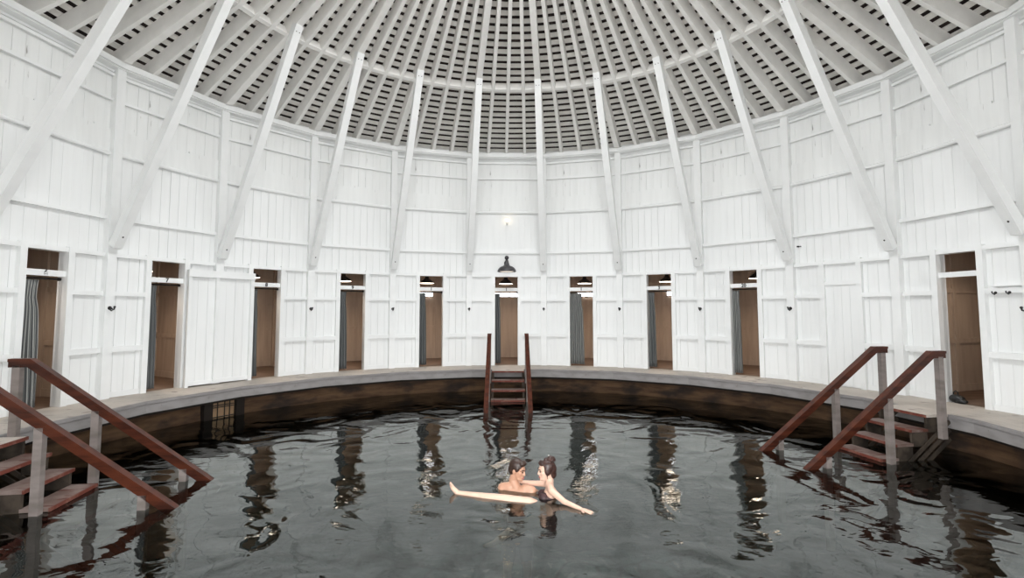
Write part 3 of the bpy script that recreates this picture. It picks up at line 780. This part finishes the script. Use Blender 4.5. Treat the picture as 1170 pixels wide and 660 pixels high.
def hand(mb, wrist, d, n, s=1.0, curl=.25, thumb=1):
    """wrist point, finger direction d, back-of-hand normal n"""
    wv = Vector(wrist); d = Vector(d).normalized(); n = Vector(n); n = (n-d*n.dot(d)).normalized(); sd = d.cross(n)
    R = Matrix((sd, d, n)).transposed()
    mb.ell(wv+d*.05*s, (.040*s,.056*s,.017*s), R)
    for i, (off, ln) in enumerate(((-.030,.068), (-.010,.078), (.011,.073), (.030,.058))):
        b = wv+d*.088*s+sd*off*s*thumb; dd = (d+sd*off*thumb*4).normalized()
        p1 = b+dd*ln*.45*s-n*curl*.25*ln*s; p2 = p1+dd*ln*.33*s-n*curl*.55*ln*s; p3 = p2+dd*ln*.24*s-n*curl*.8*ln*s
        mb.chain([b-dd*.02*s, p1, p2, p3], [.0105*s,.0095*s,.0088*s,.0075*s], 10)
    b = wv+d*.03*s-sd*.030*s*thumb
    q = b+(d*.6-sd*.8*thumb)*.038*s; e = q+(d*.85-sd*.5*thumb)*.032*s
    mb.chain([b, q, e], [.014*s,.0115*s,.009*s], 10)

# man: standing chest-deep, turned to the woman
mh = Vector((-.02, -.785, -.425))
Rm = frame((.86, -.47, -.20), (.06, .0, 1))
man = empty('person', (-.03, -.78, -1.9))
b = MB(); P = head(b, mh, Rm, 1.06)
SHL = Vector((-.205,-.74,-.66)); SHR = Vector((.150,-.86,-.665))
ch = Vector((-.03,-.79,-.80))
b.capsule(P(0,-.03,-.14), .056, Vector((-.03,-.80,-.66)), .068)
b.capsule((-.12,-.76,-.685), .085, (.07,-.83,-.69), .085)
b.capsule(SHL, .068, (-.12,-.77,-.645), .07); b.capsule(SHR, .068, (.07,-.83,-.65), .07)
b.ell(ch+Vector((-.085,-.03,-.02)), (.115,.11,.15)); b.ell(ch+Vector((.085,-.06,-.02)), (.115,.11,.15))
b.ell(ch+Vector((0,.02,.0)), (.17,.11,.19))
b.capsule((-.03,-.79,-.98), .125, (-.03,-.77,-1.18), .12)
b.ell((-.03,-.76,-1.24), (.165,.12,.11))
for s_, hx in ((-1, -.12), (1, .07)):
    b.chain([(hx,-.77,-1.28), (hx+s_*.03,-.88,-1.58), (hx+s_*.03,-.74,-1.86)], [.085,.056,.042])
    b.chain([(hx+s_*.03,-.73,-1.87), (hx+s_*.04,-.90,-1.89)], [.04,.028])
# near arm under the woman's knees, far arm behind her back
b.chain([SHL, (-.26,-.93,-.86), (-.10,-1.10,-.83)], [.058,.044,.032])
hand(b, (-.09,-1.11,-.825), (.9,-.25,.05), (-.1,.2,-1), 1.0, .6, -1)
b.chain([SHR, (.36,-.74,-.80), (.47,-.94,-.80)], [.058,.043,.032])
hand(b, (.475,-.96,-.80), (.05,-1,-.1), (1,0,.1), 1.0, .7, 1)
remesh(b, 'body', SK1, man, .0062, 3)
hb = MB(); s = 1.06
hb.ell(P(0,-.022,.047), (.083*s,.098*s,.090*s), Rm)
hb.ell(P(0,-.060,-.005), (.074*s,.060*s,.070*s), Rm)
hb.ell(P(0,.045,.098), (.058*s,.048*s,.034*s), Rm)
for x in (-1, 1): hb.ell(P(x*.066,.010,.030), (.016*s,.030*s,.036*s), Rm)
hh = remesh(hb, 'hair', HAIR1, man, .006, 2)
tag(hh, 'short dark brown hair')
face_bits(P, Rm, s, man)
tr = MB(); tr.ell((-.03,-.76,-1.22), (.18,.135,.11)); tr.capsule((-.12,-.77,-1.26), .098, (-.135,-.83,-1.45), .092); tr.capsule((.07,-.77,-1.26), .098, (.085,-.83,-1.45), .092)
remesh(tr, 'swim_trunks', TRUNK, man, .012, 2)
tag(man, 'dark-haired man standing chest-deep in the pool, turned towards the woman he holds', 'person')

# woman: afloat in his arms, facing left, one leg stretched along the surface
wh = Vector((.32, -1.0, -.368))
Rw = frame((-.97, -.12, -.10), (.05, -.02, 1))
wo = empty('person', (.36, -1.05, -1.2))
b = MB(); s = 1.0; P = head(b, wh, Rw, s, True)
SL = Vector((.375,-1.16,-.56)); SR = Vector((.345,-.90,-.56)); nb = Vector((.36,-1.03,-.52))
b.capsule(P(0,-.035,-.11), .047, nb, .052)
b.capsule(SL, .045, SR, .045); b.capsule(SL, .045, nb, .040); b.capsule(SR, .045, nb, .040)
b.ell((.365,-1.03,-.68), (.085,.125,.13)); b.ell((.375,-1.03,-.62), (.075,.14,.07))
for y in (-1.095,-.965): b.ell((.285,y,-.665), (.055,.055,.055))
b.capsule((.375,-1.04,-.78), .092, (.385,-1.08,-.88), .098)
b.ell((.36,-1.10,-.93), (.13,.15,.11))
# leg along the surface
b.chain([(.29,-1.17,-.80), (.10,-1.19,-.705), (-.20,-1.12,-.662), (-.45,-1.03,-.668), (-.76,-.915,-.662)], [.092,.084,.056,.052,.034])
b.chain([(-.77,-.91,-.655), (-.83,-.905,-.60), (-.855,-.915,-.545)], [.034,.028,.018]); b.ell((-.785,-.905,-.672), (.03,.028,.03))
for i in range(5): b.capsule((-.845+.0*i, -.935+.012*i, -.555), .009, (-.862, -.940+.013*i, -.523-.003*abs(i-1)), .0075)
# the other leg hangs bent under the water
b.chain([(.27,-1.05,-.92), (-.10,-1.15,-1.0), (-.32,-1.48,-1.02)], [.085,.052,.034])
b.chain([(-.32,-1.48,-1.02), (-.42,-1.58,-1.0)], [.032,.018])
# left arm swept out to the right on the water
b.chain([SL, (.50,-1.32,-.625), (.515,-1.335,-.628), (.665,-1.485,-.648)], [.043,.033,.032,.022])
hand(b, (.67,-1.49,-.648), (.75,-.62,-.05), (.1,0,1), .98, .12, -1)
# right arm over his shoulder
b.chain([SR, (.20,-.80,-.585), (.03,-.70,-.60)], [.042,.033,.025])
hand(b, (.02,-.695,-.60), (-1,.05,-.15), (0,.3,1), .95, .35, 1)
remesh(b, 'body', SK2, wo, .0058, 3)
hb = MB()
hb.ell(P(0,-.030,.045), (.084,.096,.090), Rw); hb.ell(P(0,-.075,.015), (.074,.060,.085), Rw); hb.ell(P(0,-.080,-.045), (.058,.048,.065), Rw)
hb.ell(P(0,.045,.098), (.058,.040,.034), Rw)
for x in (-1, 1):
    hb.ell(P(x*.072,-.008,.012), (.018,.040,.055), Rw); hb.chain([P(x*.074,.012,.01), P(x*.072,.006,-.05), P(x*.066,.0,-.095)], [.008,.006,.003], 8)
rr = random.Random(3)
for i in range(9):
    a = i/9*2*PI; hb.ell(P(.034*math.cos(a), -.070+.034*math.sin(a), .125+.012*rr.random()), (.026,.026,.024), Rw)
hb.ell(P(0,-.070,.150), (.032,.032,.022), Rw); hb.ell(P(.0,-.01,.138), (.024,.022,.020), Rw); hb.ell(P(0.01,-.115,.115), (.026,.024,.024), Rw)
hh = remesh(hb, 'hair', HAIR2, wo, .0055, 1); tag(hh, 'dark auburn hair pinned up in a curly bun')
face_bits(P, Rw, s, wo)
m = MB(); m.ell(P(.02,-.055,.172), (.008,.012,.005)); o = m.build('hair_clip', PORC, wo, True); o.matrix_parent_inverse = Matrix.Translation(-wo.location); tag(o, 'small pale hair clip')
sw = MB(); sw.ell((.36,-1.032,-.69), (.096,.136,.105)); 
for y in (-1.095,-.965): sw.ell((.283,y,-.662), (.066,.064,.060))
sw.capsule((.375,-1.04,-.78), .101, (.385,-1.08,-.88), .107); sw.ell((.362,-1.10,-.93), (.14,.16,.115))
remesh(sw, 'swimsuit', SUIT, wo, .008, 2)
tag(wo, 'woman with pinned-up dark hair in a dark swimsuit, arm and leg stretched on the water', 'person')
